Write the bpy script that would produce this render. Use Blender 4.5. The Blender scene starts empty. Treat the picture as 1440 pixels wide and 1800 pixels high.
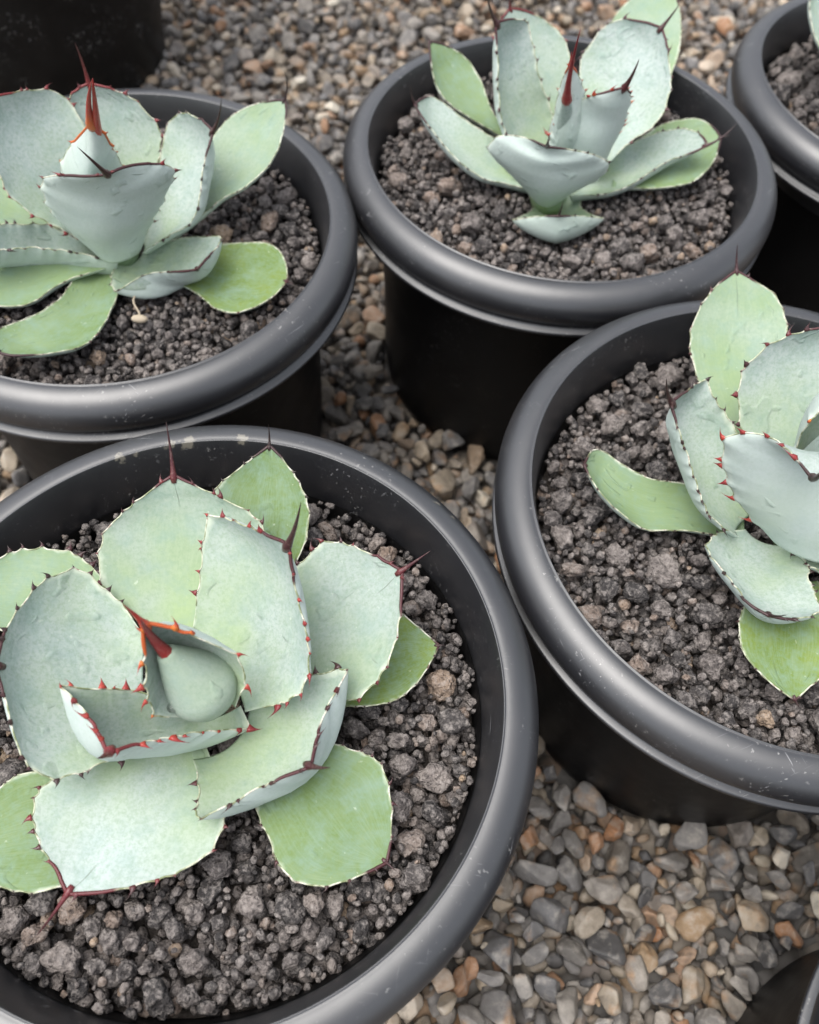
import bpy, math, random
import numpy as np
from mathutils import Vector, Matrix

random.seed(7)
rng = np.random.default_rng(11)
SC = bpy.context.scene
COL = SC.collection

# ---------------------------------------------------------------- camera
ZR = 0.2                                     # height of the rim plane above the ground
FPX = 1494.87                                # focal length in pixels of a 1440 px wide frame
CF = np.array([0.0, 0.53113414, -0.84728775])
CR = np.array([0.9977093, 0.05731672, 0.03592979])
CU = np.array([-0.0676473, 0.84534686, 0.52991747])
CO = np.array([0.0, 0.0, 0.37020 + ZR])
CYO = 3.109
cd = bpy.data.cameras.new('camera')
cam = bpy.data.objects.new('camera', cd); COL.objects.link(cam)
cd.sensor_fit = 'HORIZONTAL'; cd.sensor_width = 36.0
cd.lens = FPX / 1440 * 36.0
cd.shift_y = CYO / 1440
cd.clip_start = 0.01; cd.clip_end = 200.0
M = Matrix(((CR[0], CU[0], -CF[0], CO[0]), (CR[1], CU[1], -CF[1], CO[1]), (CR[2], CU[2], -CF[2], CO[2]), (0, 0, 0, 1)))
cam.matrix_world = M
cd.dof.use_dof = True; cd.dof.focus_distance = 0.388; cd.dof.aperture_fstop = 10.5
SC.camera = cam

# ---------------------------------------------------------------- sky and sun (bright overcast)
W = bpy.data.worlds.new('World'); SC.world = W; W.use_nodes = True
wn = W.node_tree.nodes; wl = W.node_tree.links
sky = wn.new('ShaderNodeTexSky'); sky.sky_type = 'NISHITA'; sky.sun_disc = False
SUN_EL, SUN_AZ = math.radians(72), math.radians(-105)
sky.sun_elevation = SUN_EL; sky.sun_rotation = SUN_AZ
sky.air_density = 1.0; sky.dust_density = 3.0; sky.ozone_density = 1.0
hs = wn.new('ShaderNodeHueSaturation'); hs.inputs['Saturation'].default_value = 0.30
wl.new(sky.outputs[0], hs.inputs['Color']); wl.new(hs.outputs[0], wn['Background'].inputs['Color'])
wn['Background'].inputs['Strength'].default_value = 0.14
sd = bpy.data.lights.new('sun', 'SUN'); sd.energy = 1.3; sd.angle = math.radians(55); sd.color = (1.0, 0.965, 0.91)
sun = bpy.data.objects.new('sun', sd); COL.objects.link(sun)
sv = Vector((math.sin(SUN_AZ) * math.cos(SUN_EL), math.cos(SUN_AZ) * math.cos(SUN_EL), math.sin(SUN_EL)))
sun.rotation_euler = sv.to_track_quat('Z', 'Y').to_euler(); sun.location = (0, 0, 3)
vs = SC.view_settings
vs.view_transform = 'Standard'; vs.look = 'None'; vs.gamma = 1.0; vs.use_curve_mapping = False
vs.exposure = 1.24
SC.cycles.max_bounces = 5; SC.cycles.diffuse_bounces = 3; SC.cycles.glossy_bounces = 2; SC.cycles.transmission_bounces = 3
SC.cycles.use_adaptive_sampling = True; SC.cycles.adaptive_threshold = 0.02

# ---------------------------------------------------------------- helpers
def un(px, py, z):
    """the point at height z (absolute) seen at a pixel of the 1440 x 1800 frame"""
    d = CF + (px - 720) / FPX * CR - (py - 900 - CYO) / FPX * CU
    return CO + d * ((z - CO[2]) / d[2])
def project(P):
    d = np.asarray(P) - CO; z = d @ CF
    return np.stack([720 + FPX * (d @ CR) / z, 900 + CYO - FPX * (d @ CU) / z, z], -1)

def tag(o, label, cat=None, group=None, kind=None):
    o['label'] = label
    if cat: o['category'] = cat
    if group: o['group'] = group
    if kind: o['kind'] = kind
    return o
def link(name, me, mat=None, parent=None, smooth=True):
    o = bpy.data.objects.new(name, me); COL.objects.link(o)
    if mat is not None and not me.materials: me.materials.append(mat)
    if parent is not None: o.parent = parent
    return o
def mesh(name, V, F, smooth=True, uv=None, attrs=None):
    me = bpy.data.meshes.new(name)
    me.from_pydata([tuple(v) for v in V], [], [tuple(f) for f in F])
    if smooth: me.polygons.foreach_set('use_smooth', [True] * len(me.polygons))
    for k, a in (attrs or {}).items():
        at = me.attributes.new(k, 'FLOAT', 'POINT'); at.data.foreach_set('value', np.asarray(a, np.float32))
    me.update(); return me
def empty(name, loc=(0, 0, 0)):
    o = bpy.data.objects.new(name, None); COL.objects.link(o); o.location = loc
    o.empty_display_size = 0.02
    return o
def lathe(prof, n=160, closed=False):
    th = np.linspace(0, 2 * np.pi, n, endpoint=False); m = len(prof)
    V = [(r * math.cos(t), r * math.sin(t), z) for t in th for r, z in prof]
    F = []
    for i in range(n):
        a, b = i * m, ((i + 1) % n) * m
        for j in range(m if closed else m - 1):
            k = (j + 1) % m
            F.append((a + j, b + j, b + k, a + k))
    return V, F
def tube(path, rad, n=6, cap=True):
    P = np.asarray(path, float); m = len(P)
    T = np.gradient(P, axis=0); T /= np.linalg.norm(T, axis=1)[:, None] + 1e-12
    ref = np.array([0.13, 0.31, 0.94]); V = []
    for i in range(m):
        a = np.cross(T[i], ref); a /= np.linalg.norm(a) + 1e-9; b = np.cross(T[i], a)
        for k in range(n):
            t = 2 * math.pi * k / n
            V.append(P[i] + rad[i] * (math.cos(t) * a + math.sin(t) * b))
    F = [(i * n + k, i * n + (k + 1) % n, (i + 1) * n + (k + 1) % n, (i + 1) * n + k) for i in range(m - 1) for k in range(n)]
    if cap: F += [tuple(range(n))[::-1], tuple((m - 1) * n + k for k in range(n))]
    return V, F

# ---------------------------------------------------------------- materials
def new_mat(name):
    m = bpy.data.materials.new(name); m.use_nodes = True
    return m, m.node_tree.nodes, m.node_tree.links, m.node_tree.nodes['Principled BSDF']
def N(nodes, t, **kw):
    n = nodes.new(t)
    for k, v in kw.items():
        if k in n.inputs.keys(): n.inputs[k].default_value = v
        else: setattr(n, k, v)
    return n
def ramp(nodes, stops, interp='LINEAR'):
    r = nodes.new('ShaderNodeValToRGB'); r.color_ramp.interpolation = interp
    e = r.color_ramp.elements
    while len(e) < len(stops): e.new(0.5)
    for i, (p, c) in enumerate(stops):
        e[i].position = p; e[i].color = (*c, 1) if len(c) == 3 else c
    return r
def mixc(nodes, links, fac, a, b, mode='MIX'):
    m = nodes.new('ShaderNodeMix'); m.data_type = 'RGBA'; m.blend_type = mode
    for s, v in ((0, fac), (6, a), (7, b)):
        if hasattr(v, 'is_linked') or hasattr(v, 'links'): links.new(v, m.inputs[s])
        else: m.inputs[s].default_value = v if s == 0 else (*v, 1)
    return m.outputs[2]
def math_n(nodes, links, op, a, b=None, clamp=False):
    m = nodes.new('ShaderNodeMath'); m.operation = op; m.use_clamp = clamp
    for s, v in ((0, a), (1, b)):
        if v is None: continue
        if hasattr(v, 'links'): links.new(v, m.inputs[s])
        else: m.inputs[s].default_value = v
    return m.outputs[0]
def maprange(nodes, links, v, a, b, c=0.0, d=1.0):
    m = nodes.new('ShaderNodeMapRange'); links.new(v, m.inputs[0])
    for i, x in enumerate((a, b, c, d)): m.inputs[i + 1].default_value = x
    return m.outputs[0]

def make_leaf_mat():
    m, n, l, b = new_mat('agave_leaf')
    tint = N(n, 'ShaderNodeAttribute', attribute_type='OBJECT', attribute_name='green')
    seed = N(n, 'ShaderNodeAttribute', attribute_type='OBJECT', attribute_name='seed')
    au = N(n, 'ShaderNodeAttribute', attribute_type='GEOMETRY', attribute_name='across')
    as_ = N(n, 'ShaderNodeAttribute', attribute_type='GEOMETRY', attribute_name='along')
    und = N(n, 'ShaderNodeAttribute', attribute_type='GEOMETRY', attribute_name='under')
    cx = N(n, 'ShaderNodeCombineXYZ')
    l.new(au.outputs['Fac'], cx.inputs[0]); l.new(as_.outputs['Fac'], cx.inputs[1]); l.new(seed.outputs['Fac'], cx.inputs[2])
    geo = N(n, 'ShaderNodeNewGeometry'); tc = N(n, 'ShaderNodeTexCoord')
    big = N(n, 'ShaderNodeTexNoise', Scale=26.0, Detail=2.0, Roughness=0.6); l.new(tc.outputs['Object'], big.inputs['Vector'])
    fine = N(n, 'ShaderNodeTexNoise', Scale=520.0, Detail=3.0, Roughness=0.75); l.new(tc.outputs['Object'], fine.inputs['Vector'])
    mp = N(n, 'ShaderNodeMapping'); mp.inputs['Scale'].default_value = (34, 7.0, 9); l.new(cx.outputs[0], mp.inputs['Vector'])
    stri = N(n, 'ShaderNodeTexNoise', Scale=1.0, Detail=3.0, Roughness=0.6); l.new(mp.outputs[0], stri.inputs['Vector'])
    # glaucous <-> green <-> yellow green
    tv = math_n(n, l, 'ADD', tint.outputs['Fac'], maprange(n, l, big.outputs['Fac'], 0.3, 0.7, -0.09, 0.09))
    base = ramp(n, [(0.0, (0.355, 0.405, 0.392)), (0.22, (0.300, 0.352, 0.315)), (0.5, (0.200, 0.270, 0.150)), (0.75, (0.098, 0.155, 0.042)), (1.0, (0.180, 0.235, 0.034))])
    l.new(tv, base.inputs[0])
    c = mixc(n, l, maprange(n, l, stri.outputs['Fac'], 0.42, 0.72, 0.0, 0.09), base.outputs[0], (0.50, 0.58, 0.48))
    c = mixc(n, l, maprange(n, l, fine.outputs['Fac'], 0.42, 0.70, 0.0, 0.50), c, (0.15, 0.235, 0.155))
    # greener where the bloom is rubbed thin, towards the base and along the middle
    rub = math_n(n, l, 'MULTIPLY', maprange(n, l, as_.outputs['Fac'], 0.68, 0.15, 0.0, 0.72), maprange(n, l, big.outputs['Fac'], 0.35, 0.6, 0.15, 0.8))
    rub = math_n(n, l, 'MULTIPLY', rub, maprange(n, l, tint.outputs['Fac'], 0.35, 0.8, 1.0, 0.15))
    c = mixc(n, l, rub, c, (0.29, 0.385, 0.17))
    # dull blue-grey smudges in the bloom
    sm = N(n, 'ShaderNodeTexNoise', Scale=75.0, Detail=3.0, Roughness=0.7); l.new(tc.outputs['Object'], sm.inputs['Vector'])
    c = mixc(n, l, maprange(n, l, sm.outputs['Fac'], 0.46, 0.68, 0.0, 0.38), c, (0.195, 0.285, 0.255))
    # white specks
    sp = N(n, 'ShaderNodeTexNoise', Scale=340.0, Detail=2.0, Roughness=0.5); l.new(tc.outputs['Object'], sp.inputs['Vector'])
    c = mixc(n, l, maprange(n, l, sp.outputs['Fac'], 0.72, 0.78, 0.0, 0.35), c, (0.55, 0.60, 0.50))
    # pale waxy edge band and underside
    absu = math_n(n, l, 'ABSOLUTE', au.outputs['Fac'])
    c = mixc(n, l, maprange(n, l, math_n(n, l, 'ADD', absu, maprange(n, l, sm.outputs['Fac'], 0.3, 0.7, -0.06, 0.06)), 0.95, 1.02, 0.0, 0.6), c, (0.56, 0.60, 0.48))
    c = mixc(n, l, math_n(n, l, 'MULTIPLY', und.outputs['Fac'], 0.55), c, (0.52, 0.595, 0.560))
    # the crease that runs down from the tip of some leaves
    cwob = math_n(n, l, 'ABSOLUTE', math_n(n, l, 'ADD', au.outputs['Fac'], maprange(n, l, big.outputs['Fac'], 0.3, 0.7, -0.05, 0.05)))
    crease = math_n(n, l, 'MULTIPLY', maprange(n, l, cwob, 0.022, 0.004), maprange(n, l, as_.outputs['Fac'], 0.70, 0.80))
    crease = math_n(n, l, 'MULTIPLY', crease, maprange(n, l, as_.outputs['Fac'], 0.985, 0.95))
    crease = math_n(n, l, 'MULTIPLY', crease, math_n(n, l, 'SUBTRACT', 1.0, und.outputs['Fac']))
    sel = N(n, 'ShaderNodeAttribute', attribute_type='OBJECT', attribute_name='crease')
    crease = math_n(n, l, 'MULTIPLY', crease, sel.outputs['Fac'])
    c = mixc(n, l, math_n(n, l, 'MULTIPLY', crease, 0.75), c, (0.09, 0.12, 0.09))
    l.new(c, b.inputs['Base Color'])
    b.inputs['Roughness'].default_value = 0.66
    b.inputs['Specular IOR Level'].default_value = 0.22
    # bud imprints: faint curved ridges pressed into the face
    mp2 = N(n, 'ShaderNodeMapping'); mp2.inputs['Scale'].default_value = (1.5, 2.2, 3); l.new(cx.outputs[0], mp2.inputs['Vector'])
    wv = N(n, 'ShaderNodeTexWave', wave_type='RINGS', Scale=1.1, Distortion=7.0, Detail=1.5); wv.inputs['Detail Scale'].default_value = 1.3
    l.new(mp2.outputs[0], wv.inputs['Vector'])
    ridge = maprange(n, l, wv.outputs['Fac'], 0.86, 1.0)
    msk = N(n, 'ShaderNodeTexNoise', Scale=110.0, Detail=1.0); l.new(tc.outputs['Object'], msk.inputs['Vector'])
    ridge = math_n(n, l, 'MULTIPLY', ridge, maprange(n, l, msk.outputs['Fac'], 0.54, 0.62))
    hsum = math_n(n, l, 'ADD', math_n(n, l, 'MULTIPLY', ridge, 0.8), math_n(n, l, 'MULTIPLY', stri.outputs['Fac'], 0.13))
    hsum = math_n(n, l, 'ADD', hsum, math_n(n, l, 'MULTIPLY', big.outputs['Fac'], 2.0))
    hsum = math_n(n, l, 'ADD', hsum, math_n(n, l, 'MULTIPLY', fine.outputs['Fac'], 0.12))
    c = mixc(n, l, math_n(n, l, 'MULTIPLY', ridge, 0.16), c, (0.16, 0.24, 0.19)); l.new(c, b.inputs['Base Color'])
    bp = N(n, 'ShaderNodeBump', Strength=0.6, Distance=0.0008); l.new(hsum, bp.inputs['Height']); l.new(bp.outputs[0], b.inputs['Normal'])
    return m

def make_margin_mat():
    m, n, l, b = new_mat('leaf_margin')
    tone = N(n, 'ShaderNodeAttribute', attribute_type='GEOMETRY', attribute_name='tone')
    red = N(n, 'ShaderNodeAttribute', attribute_type='OBJECT', attribute_name='red')
    dk = ramp(n, [(0.0, (0.030, 0.013, 0.013)), (0.45, (0.060, 0.012, 0.015)), (0.8, (0.27, 0.022, 0.022)), (1.0, (0.52, 0.12, 0.02))])
    l.new(red.outputs['Fac'], dk.inputs[0])
    tc = N(n, 'ShaderNodeTexCoord'); nz = N(n, 'ShaderNodeTexNoise', Scale=190.0, Detail=3.0); l.new(tc.outputs['Object'], nz.inputs['Vector'])
    pale = ramp(n, [(0.38, (0.16, 0.19, 0.09)), (0.5, (0.42, 0.44, 0.31)), (0.62, (0.62, 0.62, 0.52)), (0.72, (0.22, 0.12, 0.08))]); l.new(nz.outputs['Fac'], pale.inputs[0])
    l.new(mixc(n, l, tone.outputs['Fac'], pale.outputs[0], dk.outputs[0]), b.inputs['Base Color'])
    b.inputs['Roughness'].default_value = 0.5
    return m
def make_spine_mat():
    m, n, l, b = new_mat('spine_horn')
    red = N(n, 'ShaderNodeAttribute', attribute_type='OBJECT', attribute_name='red')
    al = N(n, 'ShaderNodeAttribute', attribute_type='GEOMETRY', attribute_name='along')
    tc = N(n, 'ShaderNodeTexCoord'); nz = N(n, 'ShaderNodeTexNoise', Scale=700.0, Detail=3.0); l.new(tc.outputs['Object'], nz.inputs['Vector'])
    dk = ramp(n, [(0.0, (0.022, 0.012, 0.012)), (0.35, (0.045, 0.010, 0.013)), (0.7, (0.20, 0.016, 0.020)), (0.9, (0.34, 0.035, 0.02)), (1.0, (0.55, 0.16, 0.02))])
    l.new(math_n(n, l, 'SUBTRACT', red.outputs['Fac'], math_n(n, l, 'MULTIPLY', al.outputs['Fac'], 0.22)), dk.inputs[0])
    l.new(mixc(n, l, maprange(n, l, nz.outputs['Fac'], 0.5, 0.75, 0, 0.25), dk.outputs[0], (0.3, 0.22, 0.18)), b.inputs['Base Color'])
    b.inputs['Roughness'].default_value = 0.38
    return m

def make_plastic(name, scuff=1.0, dark=False, marks=()):
    m, n, l, b = new_mat(name)
    tc = N(n, 'ShaderNodeTexCoord'); P = tc.outputs['Object']
    soft = N(n, 'ShaderNodeTexNoise', Scale=22.0, Detail=4.0, Roughness=0.65); l.new(P, soft.inputs['Vector'])
    sp = N(n, 'ShaderNodeTexNoise', Scale=420.0, Detail=2.0, Roughness=0.6); l.new(P, sp.inputs['Vector'])
    spm = N(n, 'ShaderNodeTexNoise', Scale=28.0, Detail=2.0); l.new(P, spm.inputs['Vector'])
    # scratches: thin stretched noise in two directions
    def scratch(rot, sc):
        mp = N(n, 'ShaderNodeMapping'); mp.inputs['Rotation'].default_value = rot; mp.inputs['Scale'].default_value = sc
        l.new(P, mp.inputs['Vector'])
        t = N(n, 'ShaderNodeTexNoise', Scale=1.0, Detail=2.0, Roughness=0.5); l.new(mp.outputs[0], t.inputs['Vector'])
        return maprange(n, l, t.outputs['Fac'], 0.69, 0.735)
    s1 = scratch((0.2, 0.1, 0.7), (30, 900, 300)); s2 = scratch((0.1, 0.3, -0.5), (700, 40, 300)); s3 = scratch((0.5, 0.3, 1.4), (45, 800, 200))
    sc_ = math_n(n, l, 'MAXIMUM', math_n(n, l, 'MAXIMUM', s1, s2), s3)
    sc_ = math_n(n, l, 'MULTIPLY', sc_, maprange(n, l, spm.outputs['Fac'], 0.50, 0.66, 0.0, 0.5 * scuff))
    spk = math_n(n, l, 'MULTIPLY', maprange(n, l, sp.outputs['Fac'], 0.66, 0.72), maprange(n, l, spm.outputs['Fac'], 0.47, 0.66, 0.0, 0.6 * scuff))
    dustb = maprange(n, l, soft.outputs['Fac'], 0.35, 0.75, 0.0, 0.30 * scuff)
    k0 = (0.0045, 0.0043, 0.0045) if dark else (0.008, 0.0083, 0.0105)
    c = mixc(n, l, dustb, k0, (0.020, 0.020, 0.0225) if not dark else (0.022, 0.021, 0.020))
    c = mixc(n, l, sc_, c, (0.36, 0.36, 0.37)); c = mixc(n, l, spk, c, (0.38, 0.37, 0.35))
    for (x, y, z, r) in marks:                                 # dried mud splashes
        vd = N(n, 'ShaderNodeVectorMath', operation='DISTANCE'); l.new(P, vd.inputs[0]); vd.inputs[1].default_value = (x, y, z)
        nn = N(n, 'ShaderNodeTexNoise', Scale=260.0, Detail=4.0, Roughness=0.7); l.new(P, nn.inputs['Vector'])
        e = math_n(n, l, 'ADD', math_n(n, l, 'DIVIDE', vd.outputs['Value'], r), maprange(n, l, nn.outputs['Fac'], 0.3, 0.7, -0.75, 0.75))
        c = mixc(n, l, maprange(n, l, e, 0.80, 0.40, 0.0, 0.38), c, (0.33, 0.30, 0.23))
    l.new(c, b.inputs['Base Color'])
    rr = maprange(n, l, soft.outputs['Fac'], 0.3, 0.75, 0.38 if not dark else 0.38, 0.48 if not dark else 0.55)
    l.new(math_n(n, l, 'ADD', rr, math_n(n, l, 'MULTIPLY', sc_, 0.25)), b.inputs['Roughness'])
    b.inputs['IOR'].default_value = 1.55 if dark else 1.8
    b.inputs['Specular IOR Level'].default_value = 0.60 if not dark else 0.2
    mp = N(n, 'ShaderNodeMapping'); mp.inputs['Scale'].default_value = (1, 1, 1); l.new(P, mp.inputs['Vector'])
    h = math_n(n, l, 'ADD', math_n(n, l, 'MULTIPLY', sc_, 0.5), math_n(n, l, 'MULTIPLY', soft.outputs['Fac'], 0.8))
    bp = N(n, 'ShaderNodeBump', Strength=0.25, Distance=0.001); l.new(h, bp.inputs['Height']); l.new(bp.outputs[0], b.inputs['Normal'])
    return m

def rand_value(n, l):
    """one random number for each stone, joined or single"""
    g = N(n, 'ShaderNodeNewGeometry'); oi = N(n, 'ShaderNodeObjectInfo')
    return math_n(n, l, 'FRACT', math_n(n, l, 'ADD', g.outputs['Random Per Island'], math_n(n, l, 'MULTIPLY', oi.outputs['Random'], 7.31)))
def make_lava():
    m, n, l, b = new_mat('lava_rock')
    rv = rand_value(n, l); tc = N(n, 'ShaderNodeTexCoord'); P = N(n, 'ShaderNodeNewGeometry').outputs['Position']
    cr = ramp(n, [(0.0, (0.036, 0.034, 0.034)), (0.30, (0.084, 0.076, 0.073)), (0.62, (0.128, 0.112, 0.105)), (0.88, (0.185, 0.162, 0.149)), (0.975, (0.20, 0.150, 0.120)), (1.0, (0.38, 0.28, 0.19))])
    l.new(rv, cr.inputs[0])
    n1 = N(n, 'ShaderNodeTexNoise', Scale=300.0, Detail=4.0, Roughness=0.72); l.new(P, n1.inputs['Vector'])
    vo = N(n, 'ShaderNodeTexVoronoi', Scale=620.0); l.new(P, vo.inputs['Vector'])
    pit = maprange(n, l, vo.outputs['Distance'], 0.12, 0.50)
    c = mixc(n, l, maprange(n, l, n1.outputs['Fac'], 0.47, 0.66, 0.0, 0.65), cr.outputs[0], (0.32, 0.288, 0.268))
    c = mixc(n, l, maprange(n, l, n1.outputs['Fac'], 0.49, 0.34, 0.0, 0.7), c, (0.035, 0.031, 0.031))
    l.new(c, b.inputs['Base Color']); b.inputs['Roughness'].default_value = 0.92; b.inputs['Specular IOR Level'].default_value = 0.2
    h = math_n(n, l, 'ADD', math_n(n, l, 'MULTIPLY', n1.outputs['Fac'], 1.2), math_n(n, l, 'MULTIPLY', pit, 0.45))
    bp = N(n, 'ShaderNodeBump', Strength=0.9, Distance=0.0014); l.new(h, bp.inputs['Height']); l.new(bp.outputs[0], b.inputs['Normal'])
    return m
def make_pebble():
    m, n, l, b = new_mat('pebble_stone')
    rv = rand_value(n, l); P = N(n, 'ShaderNodeNewGeometry').outputs['Position']
    cr = ramp(n, [(0.0, (0.048, 0.046, 0.046)), (0.16, (0.135, 0.130, 0.128)), (0.34, (0.215, 0.195, 0.172)), (0.47, (0.085, 0.080, 0.076)), (0.58, (0.24, 0.198, 0.148)), (0.70, (0.175, 0.165, 0.157)), (0.80, (0.23, 0.150, 0.082)), (0.88, (0.36, 0.315, 0.25)), (0.965, (0.25, 0.12, 0.055)), (1.0, (0.50, 0.46, 0.38))])
    l.new(rv, cr.inputs[0])
    n1 = N(n, 'ShaderNodeTexNoise', Scale=95.0, Detail=4.0, Roughness=0.65); l.new(P, n1.inputs['Vector'])
    n2 = N(n, 'ShaderNodeTexNoise', Scale=45.0, Detail=3.0, Roughness=0.6); l.new(P, n2.inputs['Vector'])
    c = mixc(n, l, maprange(n, l, n2.outputs['Fac'], 0.56, 0.68, 0.0, 0.6), cr.outputs[0], (0.29, 0.165, 0.075))
    c = mixc(n, l, maprange(n, l, n1.outputs['Fac'], 0.50, 0.72, 0.0, 0.6), c, (0.40, 0.365, 0.32))
    c = mixc(n, l, maprange(n, l, n1.outputs['Fac'], 0.48, 0.28, 0.0, 0.65), c, (0.06, 0.055, 0.05))
    l.new(c, b.inputs['Base Color']); b.inputs['Roughness'].default_value = 0.66; b.inputs['Specular IOR Level'].default_value = 0.35
    bp = N(n, 'ShaderNodeBump', Strength=0.5, Distance=0.0016); l.new(n1.outputs['Fac'], bp.inputs['Height']); l.new(bp.outputs[0], b.inputs['Normal'])
    return m
def make_soil(name, a, c2, s):
    m, n, l, b = new_mat(name); P = N(n, 'ShaderNodeNewGeometry').outputs['Position']
    n1 = N(n, 'ShaderNodeTexNoise', Scale=s, Detail=8.0, Roughness=0.75); l.new(P, n1.inputs['Vector'])
    r = ramp(n, [(0.35, a), (0.7, c2)]); l.new(n1.outputs['Fac'], r.inputs[0]); l.new(r.outputs[0], b.inputs['Base Color'])
    b.inputs['Roughness'].default_value = 0.95
    bp = N(n, 'ShaderNodeBump', Strength=1.0, Distance=0.003); l.new(n1.outputs['Fac'], bp.inputs['Height']); l.new(bp.outputs[0], b.inputs['Normal'])
    return m

M_LEAF, M_MARGIN, M_SPINE = make_leaf_mat(), make_margin_mat(), make_spine_mat()
M_LAVA, M_PEB = make_lava(), make_pebble()
M_SOIL = make_soil('dark_grit', (0.02, 0.017, 0.015), (0.085, 0.07, 0.06), 180)
def make_ground():
    m, n, l, b = new_mat('gravel_ground'); P = N(n, 'ShaderNodeNewGeometry').outputs['Position']
    vo = N(n, 'ShaderNodeTexVoronoi', Scale=62.0); l.new(P, vo.inputs['Vector'])
    sx = N(n, 'ShaderNodeSeparateColor'); l.new(vo.outputs['Color'], sx.inputs[0])
    cr = ramp(n, [(0.0, (0.06, 0.058, 0.056)), (0.3, (0.15, 0.14, 0.13)), (0.55, (0.22, 0.185, 0.145)), (0.75, (0.13, 0.12, 0.115)), (0.9, (0.25, 0.15, 0.08)), (1.0, (0.36, 0.32, 0.26))])
    l.new(sx.outputs[0], cr.inputs[0])
    gap = maprange(n, l, vo.outputs['Distance'], 0.42, 0.75)
    l.new(mixc(n, l, gap, cr.outputs[0], (0.04, 0.034, 0.028)), b.inputs['Base Color']); b.inputs['Roughness'].default_value = 0.85
    bp = N(n, 'ShaderNodeBump', Strength=1.0, Distance=0.006); bp.invert = True; l.new(vo.outputs['Distance'], bp.inputs['Height']); l.new(bp.outputs[0], b.inputs['Normal'])
    return m
M_GROUND = make_ground()
M_BODY = make_plastic('pot_body_plastic', 0.25, True)
M_RIM = make_plastic('rim_plastic', 0.75)
M_TALL = make_plastic('tall_pot_plastic', 1.6, True)

# ---------------------------------------------------------------- pots
POTS = {'A': (-0.0862, 0.1279), 'B': (-0.1945, 0.4227), 'C': (0.0871, 0.5290), 'D': (0.1940, 0.2480), 'E': (0.3764, 0.6366), 'G': (0.3015, -0.0470)}
POT_LABEL = {
    'A': 'black plastic pot in front, holding the widest open agave seen from above',
    'B': 'black plastic pot on the left behind the front pot, its left side cut off',
    'C': 'black plastic pot at top centre, its whole round rim in view',
    'D': 'black plastic pot on the right edge, touching the front pot',
    'E': 'black plastic pot in the top right corner, mostly cut off',
    'G': 'black plastic pot in the bottom right corner, only dark wall and lip showing'}
GROUP_POT = 'round black nursery pots on the gravel'
def arc(cx, cz, r, a0, a1, n):
    return [(cx + r * math.cos(math.radians(a0 + (a1 - a0) * i / n)), cz + r * math.sin(math.radians(a0 + (a1 - a0) * i / n))) for i in range(n + 1)]
ROLL = ([(0.1205, -0.060), (0.1245, -0.030), (0.1268, -0.012), (0.1284, 0.000), (0.1302, 0.0085), (0.1315, 0.0122), (0.13215, 0.01395), (0.1324, 0.01445), (0.1328, 0.01445), (0.1331, 0.01385), (0.1334, 0.0138)]
        + arc(0.1355, 0.0000, 0.0141, 95, -48, 22) + [(0.1452, -0.0118), (0.1460, -0.0131), (0.1484, -0.0136), (0.1492, -0.0142), (0.1492, -0.0158), (0.1484, -0.0165), (0.1300, -0.0172), (0.1262, -0.0180)])
BODY = [(0.1262, -0.0178), (0.1240, -0.024), (0.1228, -0.060), (0.1205, -0.110), (0.1190, -0.160), (0.1178, -0.190), (0.1165, -0.197), (0.1130, -0.1995), (0.0, -0.1995)]
BODYIN = [(0.1205, -0.060), (0.1180, -0.120), (0.1150, -0.190), (0.0, -0.191)]
ROLL = [(r_ * 1.004, z_) for r_, z_ in ROLL]
rim_me = mesh('rim', *lathe(ROLL, 192)); body_me = mesh('wall', *lathe(BODY, 128)); in_me = mesh('inner_wall', *lathe(BODYIN, 96))
rim_me.materials.append(M_RIM); body_me.materials.append(M_BODY); in_me.materials.append(M_BODY)
for k, (x, y) in POTS.items():
    p = empty('nursery_pot', (x, y, ZR)); p.rotation_euler.z = random.uniform(0, 6.28)
    tag(p, POT_LABEL[k], 'pot', GROUP_POT)
    rim_ob = link('rim', rim_me, None, p); link('wall', body_me, None, p); link('inner_wall', in_me, None, p)
    if k == 'A':
        p.rotation_euler.z = 0.0
        mk = []
        for (px, py, r) in ((330, 777, 0.0045), (300, 780, 0.003), (212, 806, 0.0035), (428, 771, 0.004), (240, 800, 0.002), (770, 880, 0.0035), (800, 905, 0.003)):
            q = un(px, py, ZR + 0.0135); mk.append((q[0] - x, q[1] - y, q[2] - ZR, r))
        rm = rim_me.copy(); rm.materials.clear(); rm.materials.append(make_plastic('rim_plastic_splashed', 0.75, False, mk))
        rim_ob.data = rm
# tall pot in the top left corner, far pot beyond the top edge
def tall_pot(x, y, r0, r1, h, label, name):
    p = empty(name, (x, y, 0.0)); tag(p, label, 'pot', None)
    link('wall', mesh('wall', *lathe([(0.0, 0.001), (r0 * 0.97, 0.001), (r0, 0.006), (r1, h - 0.03), (r1, h)], 128)), M_TALL, p)
    link('rim', mesh('rim', *lathe([(r1 + 0.0005, h - 0.018)] + [(r1 + 0.006 + a - 0.006, h + c) for a, c in arc(0.004, 0.0, 0.007, -80, 180, 14)] + [(r1 - 0.004, h - 0.05)], 128)), M_RIM, p)
    link('inner_wall', mesh('inner_wall', *lathe([(r1 - 0.004, h - 0.05), (r0 * 0.9, 0.1), (0, 0.1)], 64)), M_BODY, p)
    return p

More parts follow.
